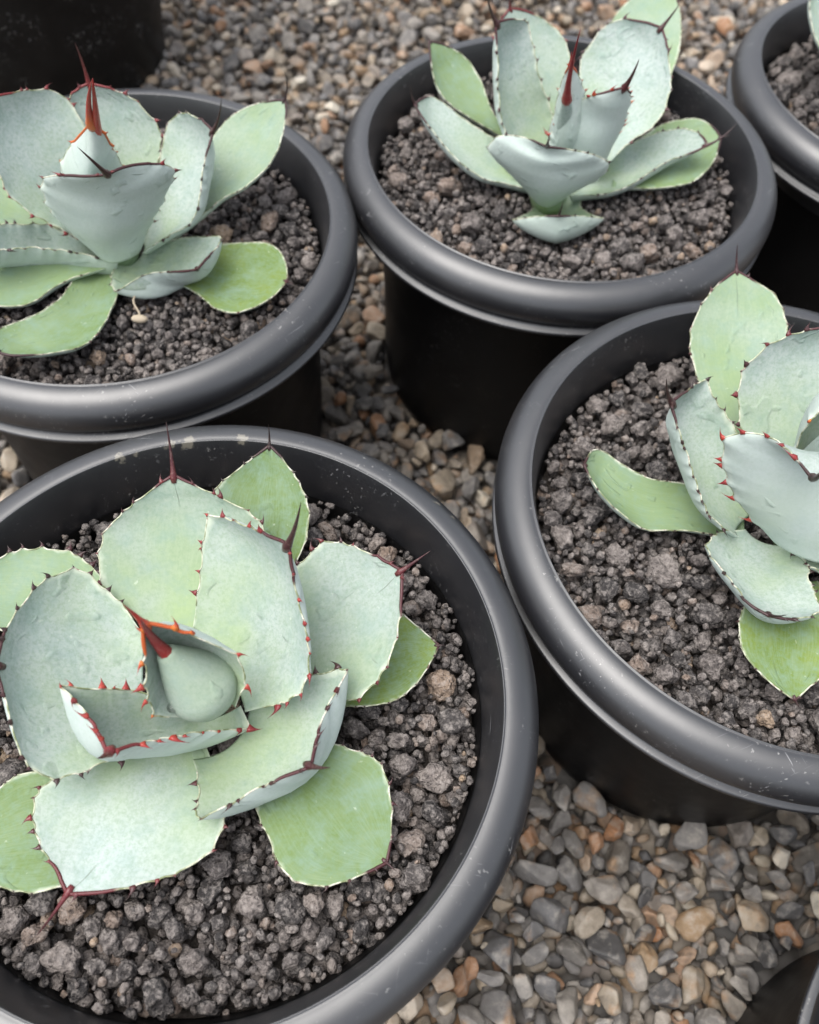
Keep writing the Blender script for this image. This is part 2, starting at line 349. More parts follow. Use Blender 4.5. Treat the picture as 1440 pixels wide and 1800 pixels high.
# ---------------------------------------------------------------- stones
def ico(sub):
    import bmesh
    bm = bmesh.new(); bmesh.ops.create_icosphere(bm, subdivisions=sub, radius=1.0)
    V = np.array([v.co[:] for v in bm.verts]); F = np.array([[v.index for v in f.verts] for f in bm.faces]); bm.free()
    return V, F
def vnoise(P, freq, seed):
    from mathutils import noise
    o = Vector((seed * 13.1, seed * 7.7, seed * 3.3))
    return np.array([noise.noise(Vector(p) * freq + o) for p in P])
def stone_shape(V, seed, kind):
    r = np.random.default_rng(1000 + seed)
    d = V.copy()
    rad = np.ones(len(V))
    ncut = {'lava': 9, 'pebble': 11}[kind]
    for _ in range(ncut):                                           # flat facets
        nrm = r.normal(size=3); nrm /= np.linalg.norm(nrm); off = r.uniform(0.62, 0.9) if kind == 'lava' else r.uniform(0.45, 0.85)
        c = d @ nrm; rad = np.where(c > 1e-3, np.minimum(rad, off / np.maximum(c, 1e-3)), rad)
    rad = 0.72 * rad + 0.28 * np.minimum(rad, 0.9) if kind == 'lava' else rad
    if kind == 'lava':
        rad = rad * (1 + 0.30 * vnoise(V, 1.1, seed) + 0.17 * vnoise(V, 2.6, seed + 50) + 0.13 * vnoise(V, 5.5, seed + 90) + 0.09 * vnoise(V, 11, seed + 130))
        sc = np.array([1.0, r.uniform(0.72, 1.0), r.uniform(0.62, 0.9)])
    else:
        rad = rad * (1 + 0.10 * vnoise(V, 1.3, seed) + 0.03 * vnoise(V, 3.2, seed + 50) + 0.02 * vnoise(V, 7, seed + 70))
        sc = np.array([1.0, r.uniform(0.55, 0.9), r.uniform(0.42, 0.72)])
    P = d * rad[:, None] * sc
    return P / np.abs(P[:, 0]).max()
I2, I4 = ico(2), ico(4)                                 # 80 faces for the many, 1280 shared by the few
def shapes(kind, n):
    return dict(lo=[(stone_shape(I2[0], s, kind), I2[1]) for s in range(n)], hi=[(stone_shape(I4[0], s, kind), I4[1]) for s in range(n)])
SH_LAVA, SH_PEB = shapes('lava', 14), shapes('pebble', 14)
HI_LAVA = [mesh('lava_stone', v, f) for v, f in SH_LAVA['hi']]
HI_PEB = [mesh('pebble', v, f) for v, f in SH_PEB['hi']]
for me in HI_LAVA: me.materials.append(M_LAVA)
for me in HI_PEB: me.materials.append(M_PEB)

class Bed:
    """stones dropped one after another onto a height map"""
    def __init__(s, x0, y0, x1, y1, cell, z0, inside):
        s.x0, s.y0, s.c = x0, y0, cell
        s.nx, s.ny = int((x1 - x0) / cell) + 1, int((y1 - y0) / cell) + 1
        s.H = np.full((s.nx, s.ny), z0); s.inside = inside; s.out = []
        s.disc = {}; s.ceil = None
    def base(s, pts, r0, r1, flat, z):
        for x, y in pts:
            r = rng.uniform(r0, r1); k, D = s.foot(r); i, j = int((x - s.x0) / s.c), int((y - s.y0) / s.c)
            if i - k < 0 or j - k < 0 or i + k >= s.nx or j + k >= s.ny: continue
            zc = z + rng.uniform(-0.25, 0.35) * r
            if s.ceil is not None and zc + r * flat > s.ceil[i, j]: continue
            sub = s.H[i - k:i + k + 1, j - k:j + k + 1]
            s.H[i - k:i + k + 1, j - k:j + k + 1] = np.where(D >= 0, np.maximum(sub, zc + D * r * flat), sub); s.out.append((x, y, zc, r))
    def foot(s, r):
        k = max(1, int(round(r / s.c)))
        if k not in s.disc:
            g = np.arange(-k, k + 1) * s.c; X, Y = np.meshgrid(g, g, indexing='ij'); q = (X * X + Y * Y) / (r * r)
            s.disc[k] = (k, np.where(q <= 1, np.sqrt(np.clip(1 - q, 0, 1)), -1))
        return s.disc[k]
    def drop(s, r, flat, tries, zmax, sink=0.35):
        best = None
        for _ in range(tries):
            x, y = s.inside(r)
            k, D = s.foot(r)
            i, j = int((x - s.x0) / s.c), int((y - s.y0) / s.c)
            if i - k < 0 or j - k < 0 or i + k >= s.nx or j + k >= s.ny: continue
            sub = s.H[i - k:i + k + 1, j - k:j + k + 1]; m = D >= 0
            need = np.where(m, sub + D * r * flat, -9)                 # centre height so that the underside clears
            zc = np.percentile(need[m], 84)
            if best is None or zc < best[0]: best = (zc, x, y, i, j, k, D, m)
        if best is None: return
        zc, x, y, i, j, k, D, m = best
        if zc + r * flat > zmax: return
        if s.ceil is not None and zc + r * flat * 1.2 > s.ceil[i - k:i + k + 1, j - k:j + k + 1][m].min(): return
        sub = s.H[i - k:i + k + 1, j - k:j + k + 1]
        s.H[i - k:i + k + 1, j - k:j + k + 1] = np.where(m, np.maximum(sub, zc + D * r * flat * 0.9), sub)
        s.out.append((x, y, zc, r))
def rotm(r, tumble):
    a = r.uniform(0, 2 * np.pi); e = Matrix.Rotation(a, 3, 'Z')
    return np.array(e @ Matrix.Rotation(r.normal() * tumble, 3, 'X') @ Matrix.Rotation(r.normal() * tumble, 3, 'Y'))
def joined(name, stones, shp, tumble, parent, mat):
    VV, FF, o = [], [], 0
    for (x, y, z, r) in stones:
        V, F = shp[rng.integers(len(shp))]
        VV.append((V * (r * rng.uniform(0.9, 1.12))) @ rotm(rng, tumble).T + (x, y, z)); FF.append(F + o); o += len(V)
    VV = np.concatenate(VV); FF = np.concatenate(FF)
    me = bpy.data.meshes.new(name); me.vertices.add(len(VV)); me.vertices.foreach_set('co', VV.ravel().astype(np.float32))
    me.loops.add(FF.size); me.loops.foreach_set('vertex_index', FF.ravel().astype(np.int32))
    me.polygons.add(len(FF)); me.polygons.foreach_set('loop_start', np.arange(0, FF.size, 3, dtype=np.int32))
    me.polygons.foreach_set('use_smooth', np.ones(len(FF), bool)); me.update(calc_edges=True)
    ob = link(name, me, mat, parent); ob['kind'] = 'stuff'; return ob
def singles(name, stones, meshes, tumble, parent):
    for (x, y, z, r) in stones:
        o = link(name, meshes[rng.integers(len(meshes))], None, parent)
        R3 = Matrix(rotm(rng, tumble).tolist())
        o.matrix_local = Matrix.Translation((x, y, z)) @ R3.to_4x4() @ Matrix.Diagonal((r * rng.uniform(0.95, 1.1),) * 3 + (1,))

def in_view(P, m=60):
    q = project(P); return (q[:, 2] > 0) & (q[:, 0] > -m) & (q[:, 0] < 1440 + m) & (q[:, 1] > -m) & (q[:, 1] < 1800 + m)
def behind_pot(P, skip=None):
    """does a rim hide this point from the camera"""
    P = np.asarray(P); res = np.zeros(len(P), bool)
    for zz, rr in ((ZR + 0.01, 0.142), (ZR - 0.016, 0.149), (ZR - 0.1, 0.120), (ZR - 0.17, 0.117)):
        t = (zz - CO[2]) / (P[:, 2] - CO[2]); q = CO[:2] + (P[:, :2] - CO[:2]) * t[:, None]; ok = zz > P[:, 2] + 0.002
        for k, c in POTS.items():
            if k != skip: res |= ok & (np.hypot(q[:, 0] - c[0], q[:, 1] - c[1]) < rr)
    return res

# ground: one sheet, pebbles where the camera can look between the pots
gr = link('ground', mesh('ground', [(-90, -90, -0.004), (90, -90, -0.004), (90, 90, -0.004), (-90, 90, -0.004)], [(0, 1, 2, 3)]), M_GROUND)
tag(gr, 'gravelled ground of grey tan and rusty pebbles under the pots', 'ground', None, 'structure')
tall_pot(-0.432, 0.930, 0.118, 0.150, 0.36, 'tall matt black pot in the top left corner', 'tall_pot')
tall_pot(-0.055, 1.262, 0.118, 0.140, 0.22, 'black pot at the top edge, only its foot in view', 'far_pot')
def ground_bed():
    cs = np.array(list(POTS.values()))
    def ok(x, y):
        if np.any(np.hypot(cs[:, 0] - x, cs[:, 1] - y) < 0.1225): return False
        if math.hypot(x + 0.432, y - 0.93) < 0.11 or math.hypot(x + 0.055, y - 1.262) < 0.11: return False
        d = (x - CO[0], y - CO[1], -CO[2]); w = d[0] * CF[0] + d[1] * CF[1] + d[2] * CF[2]
        if w <= 0.05: return False
        u_ = 720 + FPX * (d[0] * CR[0] + d[1] * CR[1] + d[2] * CR[2]) / w; v_ = 900 - FPX * (d[0] * CU[0] + d[1] * CU[1] + d[2] * CU[2]) / w
        return -200 < u_ < 1640 and -120 < v_ < 1980
    def inside(r):
        while True:
            x, y = rng.uniform(-0.86, 0.74), rng.uniform(-0.12, 1.42)
            if ok(x, y): return x, y
    bed = Bed(-0.9, -0.16, 0.78, 1.46, 0.0022, -0.004, inside)
    g = []
    for iy in range(170):
        for ix in range(170):
            x = -0.88 + (ix + 0.5 * (iy % 2)) * 0.0108 + rng.uniform(-0.003, 0.003); y = -0.14 + iy * 0.0094 + rng.uniform(-0.003, 0.003)
            if ok(x, y): g.append((x, y))
    bed.base(g, 0.0058, 0.0085, 0.6, 0.0)
    for _ in range(6000):
        r = 0.0070 + 0.0105 * rng.beta(1.3, 3.0)
        bed.drop(r, 0.58, 4, 0.024)
    for _ in range(2500): bed.drop(rng.uniform(0.003, 0.0055), 0.62, 4, 0.018)
    S = np.array(bed.out); W3 = S[:, :3]
    vis = in_view(W3, 10) & ~behind_pot(W3)
    top = np.array([z + r * 0.3 >= bed.H[int((x + 0.9) / 0.0022), int((y + 0.16) / 0.0022)] - r * 0.5 for x, y, z, r in S])
    score = np.where(vis & top, S[:, 3] / project(W3)[:, 2], 0.0); order = np.argsort(-score)[:300]
    pick = np.zeros(len(S), bool); pick[order] = True
    singles('pebble', S[pick], HI_PEB, 0.5, gr)
    joined('pebble_gravel', S[~pick], SH_PEB['lo'], 0.5, gr, M_PEB)
ground_bed()
# ---------------------------------------------------------------- agaves
def spline(P, n):
    """smooth curve through the points, resampled evenly"""
    P = np.asarray(P, float); m = len(P)
    d = np.concatenate([[0], np.cumsum(np.maximum(np.linalg.norm(np.diff(P, axis=0), axis=1), 1e-6) ** 0.5)])
    E = np.concatenate([[2 * P[0] - P[1]], P, [2 * P[-1] - P[-2]]]); k = np.concatenate([[d[0] - (d[1] - d[0])], d, [d[-1] + (d[-1] - d[-2])]])
    out = []
    for i in range(m - 1):
        p0, p1, p2, p3 = E[i:i + 4]; t0, t1, t2, t3 = k[i:i + 4]
        for t in np.linspace(t1, t2, 24, endpoint=False):
            a1 = (t1 - t) / (t1 - t0) * p0 + (t - t0) / (t1 - t0) * p1; a2 = (t2 - t) / (t2 - t1) * p1 + (t - t1) / (t2 - t1) * p2; a3 = (t3 - t) / (t3 - t2) * p2 + (t - t2) / (t3 - t2) * p3
            b1 = (t2 - t) / (t2 - t0) * a1 + (t - t0) / (t2 - t0) * a2; b2 = (t3 - t) / (t3 - t1) * a2 + (t - t1) / (t3 - t1) * a3
            out.append((t2 - t) / (t2 - t1) * b1 + (t - t1) / (t2 - t1) * b2)
    out.append(P[-1]); out = np.array(out)
    s = np.concatenate([[0], np.cumsum(np.linalg.norm(np.diff(out, axis=0), axis=1))]); s /= s[-1]
    q = np.linspace(0, 1, n)
    return np.stack([np.interp(q, s, out[:, c]) for c in range(3)], 1)
def unit(v): return v / (np.linalg.norm(v, axis=-1, keepdims=True) + 1e-12)

NS, NU = 72, 15
def smooth1(v, k): return np.convolve(np.convolve(np.pad(v, k, 'edge'), np.ones(k + 1) / (k + 1), 'valid'), np.ones(k + 1) / (k + 1), 'valid') if k else v
def tooth_mesh(name, bend, sub=5):
    pts = [(-0.10, 0, 0)]; rad = [0.34]
    for i in range(1, 7):
        t = i / 6; pts.append((t * 0.95, bend * t * t, 0.06 * t)); rad.append(0.30 * (1 - t) ** 1.9 + 0.03 * (1 - t) + 0.006)
    V, F = tube(pts, rad, sub)
    V = np.array(V); V[:, 1] *= 1.25
    me = mesh(name, V, F, attrs={'along': np.clip(V[:, 0], 0, 1)}); me.materials.append(M_SPINE); return me
TEETH = [tooth_mesh('tooth', b) for b in (-0.75, -0.35, 0.1, 0.45, 0.8)]
ALL_LEAVES = []; LEAF_UNDER = []

def spine_obj(parent, p0, d0, p1, r0, red, name='spine', sway=0.12):
    p0, p1 = np.asarray(p0), np.asarray(p1); L = np.linalg.norm(p1 - p0); t = np.linspace(0, 1, 14)[:, None]
    c1 = p0 + unit(np.asarray(d0)) * L * 0.45
    path = (1 - t) ** 2 * p0 + 2 * t * (1 - t) * c1 + t * t * p1
    path = np.concatenate([[p0 - unit(np.asarray(d0)) * r0 * 1.6], path]); tt = np.concatenate([[0], t[:, 0]])
    rad = r0 * ((1 - tt) ** 0.8 * (0.62 + 0.38 * np.exp(-tt * 7)) + 0.03); rad[0] = r0 * 0.7
    V, F = tube(path, rad, 8)
    o = link(name, mesh(name, V, F, attrs={'along': np.repeat(tt, 8)}), M_SPINE, parent); o['red'] = float(red); return o

def leaf(plant, base, tip, L, R, h0, h1, bow=0.0, tilt=0.0, depth=6.0, green=0.1, red=0.35, teeth=9, tlen=3.6, spine=None, slen=16, th=6.0, s0=0.16, dark=0.17, spr=1.5, label=None, belly=None, crease=0.0, tred=None, vee=2.1):
    """margins are read off the photograph; h0, h1 are heights in mm over the rim plane at base and tip, bow and tilt bend and
    roll the sheet the margins lie on, depth is how far the middle is sunk below them"""
    z = lambda h: ZR + h / 1000.0
    B3, T3 = un(base[0], base[1], z(h0)), un(tip[0], tip[1], z(h1))
    a = T3[:2] - B3[:2]; ln = np.linalg.norm(a); a = a / ln; lat = np.array([-a[1], a[0]])
    def sheet(q):
        t = ((q[:2] - B3[:2]) @ a) / ln; tc_ = min(max(t, -0.15), 1.15)
        return z(h0 + (h1 - h0) * t + bow * 4 * tc_ * (1 - tc_)) + tilt * ((q[:2] - B3[:2]) @ lat)
    def place(p):
        if len(p) == 3: return un(p[0], p[1], z(p[2]))
        zs = np.linspace(ZR - 0.04, ZR + 0.14, 361); g = np.array([zz - sheet(un(p[0], p[1], zz)) for zz in zs])
        k = np.where(g[:-1] * g[1:] <= 0)[0]
        if len(k):
            mid = z((h0 + h1) / 2); i = min(k, key=lambda q: abs(zs[q] - mid)); w = g[i] / (g[i] - g[i + 1] + 1e-12); zz = zs[i] + w * (zs[i + 1] - zs[i])
        else: zz = zs[np.argmin(np.abs(g))]
        return un(p[0], p[1], min(max(zz, z(min(h0, h1) - 12)), z(max(h0, h1) + 15)))
    Lc = spline([place(p) for p in L] + [T3], NS); Rc = spline([place(p) for p in R] + [T3], NS)
    s = np.linspace(0, 1, NS); mid = (Lc + Rc) / 2; ch = Rc - Lc; w = np.linalg.norm(ch, axis=1)
    chd = unit(ch); chd[-4:] = chd[-5]
    al = np.gradient(mid, axis=0); al = unit(np.stack([np.convolve(np.pad(al[:, c], 9, 'edge'), np.ones(19) / 19, 'valid') for c in range(3)], 1))
    al = unit(al - (al * chd).sum(1)[:, None] * chd)
    nrm = unit(np.cross(chd, al)); want = np.array([-a[0] * 0.8, -a[1] * 0.8, 1.0])
    nrm *= np.sign(nrm @ want + 1e-9)[:, None]
    nrm = unit(np.stack([np.convolve(np.pad(nrm[:, c], 10, 'edge'), np.ones(21) / 21, 'valid') for c in range(3)], 1))
    # teeth sit on small swellings of the margin
    tl = []; shift = []
    for side, E_ in ((-1, Lc), (1, Rc)):
        n_ = teeth + random.randint(-1, 1); ss = np.linspace(s0, 0.93, n_) + np.array([random.uniform(-.5, .5) for _ in range(n_)]) * 0.75 / n_
        bump = np.zeros(NS)
        for q in ss:
            bump = np.maximum(bump, np.exp(-(np.abs(s - q) / 0.017) ** 1.5)); tl.append((side, q, random.choice((0.45, 0.7, 0.9, 1.05, 1.25)) * random.uniform(0.9, 1.1)))
        wob = np.array([random.uniform(-1, 1) for _ in range(9)]); wob = np.interp(s, np.linspace(0, 1, 9), wob) * 0.0005
        shift.append(chd * side * (((0.0019 * bump - 0.0006) * min(1.0, (tlen / 4.0) ** 1.4) + wob) * np.clip((1 - s) * 6, 0, 1) * np.clip(w / 0.02, 0, 1))[:, None])
    wm = w.max(); prof = np.clip(w / wm * 1.25, 0, 1) ** 0.9 * np.interp(s, [0, 0.25, 0.8, 1], [0.75, 1.0, 1.0, 0.9]); prof = prof * np.interp(s, *belly) if belly else prof; prof = smooth1(prof, 14) * np.clip((1 - s) * 5, 0, 1) ** 0.7
    u = np.sin(np.linspace(-1, 1, NU) * math.pi / 2)
    dsh = (1 - np.abs(u) ** vee)
    top = mid[:, None] + ch[:, None] * (u / 2)[None, :, None] - nrm[:, None] * (depth / 1000 * prof[:, None] * dsh[None])[..., None]
    top += shift[0][:, None] * (np.clip(-u, 0, 1) ** 12)[None, :, None] + shift[1][:, None] * (np.clip(u, 0, 1) ** 12)[None, :, None]
    Lc = Lc + shift[0]; Rc = Rc + shift[1]
    thick = smooth1(th / 1000 * (1.2 - 0.75 * s ** 1.5) * np.clip(w / 0.03, 0.25, 1), 12)[:, None] * (np.clip((1 - s) * 7, 0.12, 1) ** 0.6)[:, None] * np.clip(1 - u ** 2, 0, 1)[None] ** 0.55 + 0.0007
    bot = top - nrm[:, None] * thick[..., None]
    V = np.concatenate([top.reshape(-1, 3), bot.reshape(-1, 3)]); o = NS * NU; F = []
    flip = np.dot(np.cross(chd[NS // 2], al[NS // 2]), nrm[NS // 2]) < 0
    for i in range(NS - 1):
        for j in range(NU - 1):
            q = (i * NU + j, i * NU + j + 1, (i + 1) * NU + j + 1, (i + 1) * NU + j); F.append(q); F.append(tuple(o + k for k in q[::-1]))
        for j in (0, NU - 1):
            q = (i * NU + j, (i + 1) * NU + j, o + (i + 1) * NU + j, o + i * NU + j); F.append(q if j == 0 else q[::-1])
    for i in (0, NS - 1):
        for j in range(NU - 1):
            q = (i * NU + j, o + i * NU + j, o + i * NU + j + 1, i * NU + j + 1); F.append(q if i == 0 else q[::-1])
    if flip: F = [f[::-1] for f in F]
    LEAF_UNDER.append(bot.reshape(-1, 3))
    LEAF_UNDER.append(((bot[1:] + bot[:-1]) / 2).reshape(-1, 3)); LEAF_UNDER.append(((bot[:, 1:] + bot[:, :-1]) / 2).reshape(-1, 3))
    at = {'across': np.tile(np.tile(u, NS), 2), 'along': np.tile(np.repeat(s, NU), 2), 'under': np.concatenate([np.zeros(o), np.ones(o)])}
    pl = np.array(plant.location)
    lf = link('leaf', mesh('leaf', V - pl, F, attrs=at), M_LEAF, plant); lf['green'] = float(green); lf['seed'] = random.uniform(0, 30); lf['crease'] = float(crease)
    if label: lf['label'] = label
    # corneous margin
    i0 = int(NS * max(s0 - 0.06, 0.04)); path = np.concatenate([Lc[i0:], Rc[i0:-1][::-1]]) - pl
    sp = np.concatenate([s[i0:], s[i0:-1][::-1]]); sd = np.concatenate([-np.ones(NS - i0), np.ones(NS - 1 - i0)])
    nn = np.concatenate([nrm[i0:], nrm[i0:-1][::-1]]); path = path - nn * 0.0002
    tone = np.clip((sp - (1 - dark)) / 0.03, 0, 1)
    for (side, q, k) in tl: tone = np.maximum(tone, np.where(sd == side, 0.85 * np.exp(-((sp - q) / 0.010) ** 2), 0))
    rad = 0.00036 + 0.00026 * np.clip((sp - (1 - dark)) / 0.1, 0, 1) + 0.0002 * tone
    mV, mF = tube(path, rad, 5)
    mg = link('margin', mesh('margin', mV, mF, attrs={'tone': np.repeat(tone, 5)}), M_MARGIN, lf); mg['red'] = float(red)
    # terminal spine
    d0 = unit(al[-6] * 1.0 + nrm[-6] * 0.15)
    if spine is not None: p1 = un(spine[0], spine[1], z(spine[2]))
    else: p1 = T3 + d0 * slen / 1000 + nrm[-6] * slen / 4500
    spine_obj(lf, T3 - pl - d0 * 0.001, unit(d0 + unit(p1 - T3) * 0.8), p1 - pl, spr / 1000, red)
    # marginal teeth
    for (side, q, k) in tl:
        i = min(int(q * (NS - 1)), NS - 2); E_ = Lc if side < 0 else Rc
        f = q * (NS - 1) - i; p = E_[i] * (1 - f) + E_[i + 1] * f
        tg = unit(E_[min(i + 2, NS - 1)] - E_[max(i - 2, 0)]); out = unit(chd[i] * side - tg * (chd[i] * side @ tg)); out = unit(out * 0.85 + nrm[i] * random.uniform(0.1, 0.7))
        yv = unit(tg - out * (tg @ out)); zv = np.cross(out, yv)
        sz = tlen / 1150 * k
        o_ = link('tooth', TEETH[random.randrange(5)], None, lf)
        o_.matrix_local = Matrix([[out[c] * sz, yv[c] * sz, zv[c] * sz * 0.8, p[c] - pl[c]] for c in range(3)] + [[0, 0, 0, 1]])
        o_['red'] = float(np.clip((red if tred is None else tred) + random.uniform(-0.12, 0.12), 0, 1))
    ALL_LEAVES.append((plant.name, ln, math.degrees(math.atan2(h1 - h0, ln * 1000)), wm, np.linalg.norm(np.diff(mid, axis=0), axis=1).sum()))
    return lf

def bud(plant, base, tip, rb, spine, hb, ht, hs, red=0.8, fat=0.42, sr=0.34, green=0.12):
    """the furled heart leaf: a fat cone drawn out into a red spine"""
    z = lambda h: ZR + h / 1000.0; pl = np.array(plant.location)
    p0, p1, p2 = un(*base, z(hb)) - pl, un(*tip, z(ht)) - pl, un(*spine, z(hs)) - pl
    t = np.linspace(0, 1, 26); path = p0 + (p1 - p0) * t[:, None]
    rad = rb / 1000 * (np.interp(t, [0, 0.12, 0.28, 0.7, 0.9, 1.0], [0.78, 0.97, 1.0, 0.58, 0.36, 0.24]))
    rad = np.convolve(np.pad(rad, 2, 'edge'), np.ones(5) / 5, 'valid'); rad[-1] = rb / 1000 * 0.24
    V, F = tube(path, rad, 28)
    k = len(V); an = np.tile(np.linspace(0, 2 * np.pi, 28, endpoint=False), 26); at = {'across': 0.8 * np.sin(an), 'along': np.repeat(0.45 + 0.4 * t, 28) + 0.06 * np.cos(an), 'under': np.full(k, 0.2)}
    b = link('bud', mesh('bud', V, F, attrs=at), M_LEAF, plant); b['green'] = float(green); b['seed'] = 3.0
    d = unit(p1 - p0); spine_obj(b, p1 - d * 0.006, d, p2, rb / 1000 * sr, red)
    return b

def agave(label, c, h=-10):
    q = un(c[0], c[1], ZR + h / 1000); p = empty('agave', q); tag(p, label, 'agave', 'young agaves in the pots')
    V, F = lathe([(0.0, -0.006), (0.010, -0.006), (0.013, 0.004), (0.013, 0.016), (0.009, 0.024), (0.0, 0.026)], 24)
    st = link('stem', mesh('stem', V, F, attrs={'across': np.zeros(len(V)), 'along': np.full(len(V), .3), 'under': np.zeros(len(V))}), M_LEAF, p); st['green'] = 0.55; st['seed'] = 1.0
    return p

# --- front plant
pa = agave('wide open blue-green agave in the front pot, furled bud with red tip at its heart', (352, 1245))
leaf(pa, (330, 1150), (305, 835), [(265, 1120), (215, 1065), (181, 1028), (173, 985), (187, 931), (217, 900), (260, 864)], [(372, 1120), (425, 1045), (462, 975), (464, 930), (440, 903), (407, 883), (350, 857)], 4, 44, depth=6, green=0.30, red=0.45, crease=1, spine=(292, 742, 66), spr=1.7, dark=0.13)
leaf(pa, (400, 1110), (474, 783), [(372, 1080), (366, 1000), (366, 920), (379, 862), (402, 838), (440, 808)], [(450, 1080), (500, 1020), (532, 965), (543, 920), (538, 880), (520, 840), (496, 806)], -6, 30, depth=4, green=0.72, red=0.05, spine=(472, 746, 42), spr=1.1, tlen=2.2, dark=0.12)
leaf(pa, (385, 1180), (507, 957), [(337, 1100), (342, 1066), (351, 1008), (356, 955), (368, 908), (432, 925)], [(432, 1255), (480, 1239), (522, 1223), (541, 1187), (537, 1112), (523, 1050), (513, 1000)], 16, 72, bow=-6, depth=9, green=0.06, red=0.3, tred=0.72, spine=(529, 882, 98), spr=2.1, tlen=4.2, dark=0.20)
leaf(pa, (500, 1170), (707, 1003), [(470, 1130), (497, 1040), (525, 995), (548, 971), (573, 951), (640, 968)], [(470, 1225), (560, 1236), (618, 1231), (645, 1215), (668, 1188), (691, 1140), (704, 1070)], 6, 36, depth=5, green=0.22, red=0.45, crease=1, spine=(757, 968, 46), spr=1.6, dark=0.2)
leaf(pa, (520, 1180), (772, 1134), [(510, 1120), (580, 1090), (640, 1072), (705, 1079), (732, 1099), (756, 1120)], [(520, 1235), (619, 1241), (667, 1240), (702, 1226), (737, 1195), (758, 1163)], -7, -2, bow=3, depth=3, green=0.86, red=0.2, spine=(783, 1134, -1), spr=0.8, tlen=1.8, dark=0.06)
leaf(pa, (265, 1225), (-8, 1170), [(255, 1120), (217, 1063), (181, 1031), (152, 1005), (130, 1000), (75, 1023), (42, 1060), (12, 1105)], [(262, 1325), (185, 1342), (115, 1367), (82, 1366), (50, 1342), (29, 1305), (12, 1240)], 10, 50, bow=-3, depth=8, green=0.02, red=0.25, spine=(-62, 1150, 66), spr=1.9, dark=0.16)
leaf(pa, (230, 1120), (-82, 1030), [(215, 1160), (120, 1140), (30, 1120), (-40, 1088)], [(210, 1050), (166, 1000), (148, 984), (110, 967), (77, 963), (40, 965), (0, 978)], -4, 14, bow=4, depth=4, green=0.52, red=0.2, tlen=4.4, slen=12)
leaf(pa, (270, 1310), (118, 1572), [(205, 1300), (105, 1360), (70, 1390), (57, 1425), (61, 1460), (75, 1494), (97, 1525)], [(365, 1310), (395, 1395), (395, 1440), (385, 1475), (358, 1508), (320, 1530), (262, 1549), (185, 1568)], 2, 6, bow=5, depth=4, green=0.12, red=0.5, crease=1, spine=(62, 1648, -4), spr=1.6, dark=0.2)
leaf(pa, (420, 1290), (546, 1347), [(338, 1335), (347, 1375), (350, 1405), (343, 1438), (405, 1413), (444, 1390), (496, 1368)], [(440, 1235), (520, 1195), (570, 1181), (607, 1179), (575, 1243), (560, 1285)], 12, 38, depth=19, green=0.03, red=0.35, spine=(581, 1349, 50), spr=1.9, dark=0.22, tlen=4.2)
leaf(pa, (470, 1340), (680, 1517), [(420, 1370), (448, 1420), (467, 1463), (483, 1502), (502, 1533), (533, 1552), (572, 1556), (630, 1541)], [(540, 1280), (588, 1307), (638, 1323), (666, 1338), (681, 1366), (688, 1412), (688, 1470)], -5, -4, bow=6, depth=2, green=0.66, red=0.3, slen=5, spr=1.0, tlen=2.6, dark=0.13)
leaf(pa, (200, 1400), (-90, 1490), [(215, 1470), (150, 1535), (105, 1558), (73, 1567), (33, 1566), (0, 1561), (-50, 1540)], [(180, 1350), (85, 1354), (33, 1363), (0, 1386), (-45, 1420)], -6, -4, bow=5, depth=2, green=0.70, red=0.1, slen=8, tlen=2.0)
leaf(pa, (345, 1262), (190, 1325), [(318, 1238), (285, 1228), (235, 1213), (187, 1211), (140, 1209), (112, 1206), (133, 1232), (155, 1258), (174, 1290)], [(425, 1240), (437, 1276), (400, 1283), (360, 1285), (320, 1292), (273, 1300), (228, 1311)], 26, 54, depth=21, green=0.08, red=0.55, tred=0.8, spine=(171, 1333, 62), spr=2.2, dark=0.24, tlen=4.6)
leaf(pa, (345, 1215), (252, 1095), [(318, 1262, 34), (272, 1258, 44), (260, 1230, 54), (253, 1180, 66), (251, 1130, 78)], [(415, 1245, 32), (434, 1190, 46), (415, 1150, 58), (377, 1131, 68), (333, 1114, 76), (290, 1101, 82)], 26, 86, depth=16, green=0.16, red=0.93, spine=(217, 1063, 100), spr=2.0, dark=0.28, tlen=4.4, teeth=5, th=4)
bud(pa, (372, 1222), (290, 1146), 14.8, (247, 1089), 32, 64, 96, 0.80, sr=0.30, green=0.36)  # bud's own green, deepened in the colour to stand in for shade

# --- right hand plant
pd = agave('blue-green agave at the right edge, cut off, in the pot touching the front pot', (1400, 955))
leaf(pd, (1350, 860), (1295, 475), [(1320, 830), (1262, 740), (1229, 668), (1220, 640), (1214, 604), (1217, 572), (1233, 536), (1261, 502)], [(1385, 810), (1384, 700), (1388, 620), (1386, 580), (1376, 540), (1360, 515), (1325, 493)], 0, 34, depth=4, green=0.42, red=0.3, crease=1, spine=(1297, 428, 48), spr=1.4, tlen=2.6, dark=0.12)
leaf(pd, (1415, 850), (1492, 580), [(1370, 850), (1305, 755), (1298, 700), (1303, 662), (1338, 618), (1372, 597), (1416, 582), (1450, 575)], [(1480, 860), (1545, 760), (1560, 680), (1535, 615)], 12, 68, depth=9, green=0.08, red=0.45, slen=20, tlen=4, dark=0.18)
leaf(pd, (1330, 915), (1180, 707), [(1300, 945), (1253, 911), (1236, 882), (1222, 842), (1210, 804), (1195, 760), (1186, 730)], [(1370, 880), (1302, 770), (1279, 732), (1257, 700), (1242, 670), (1207, 688)], 6, 50, depth=14, green=0.08, red=0.18, spine=(1172, 664, 66), spr=1.9, dark=0.16, teeth=10)
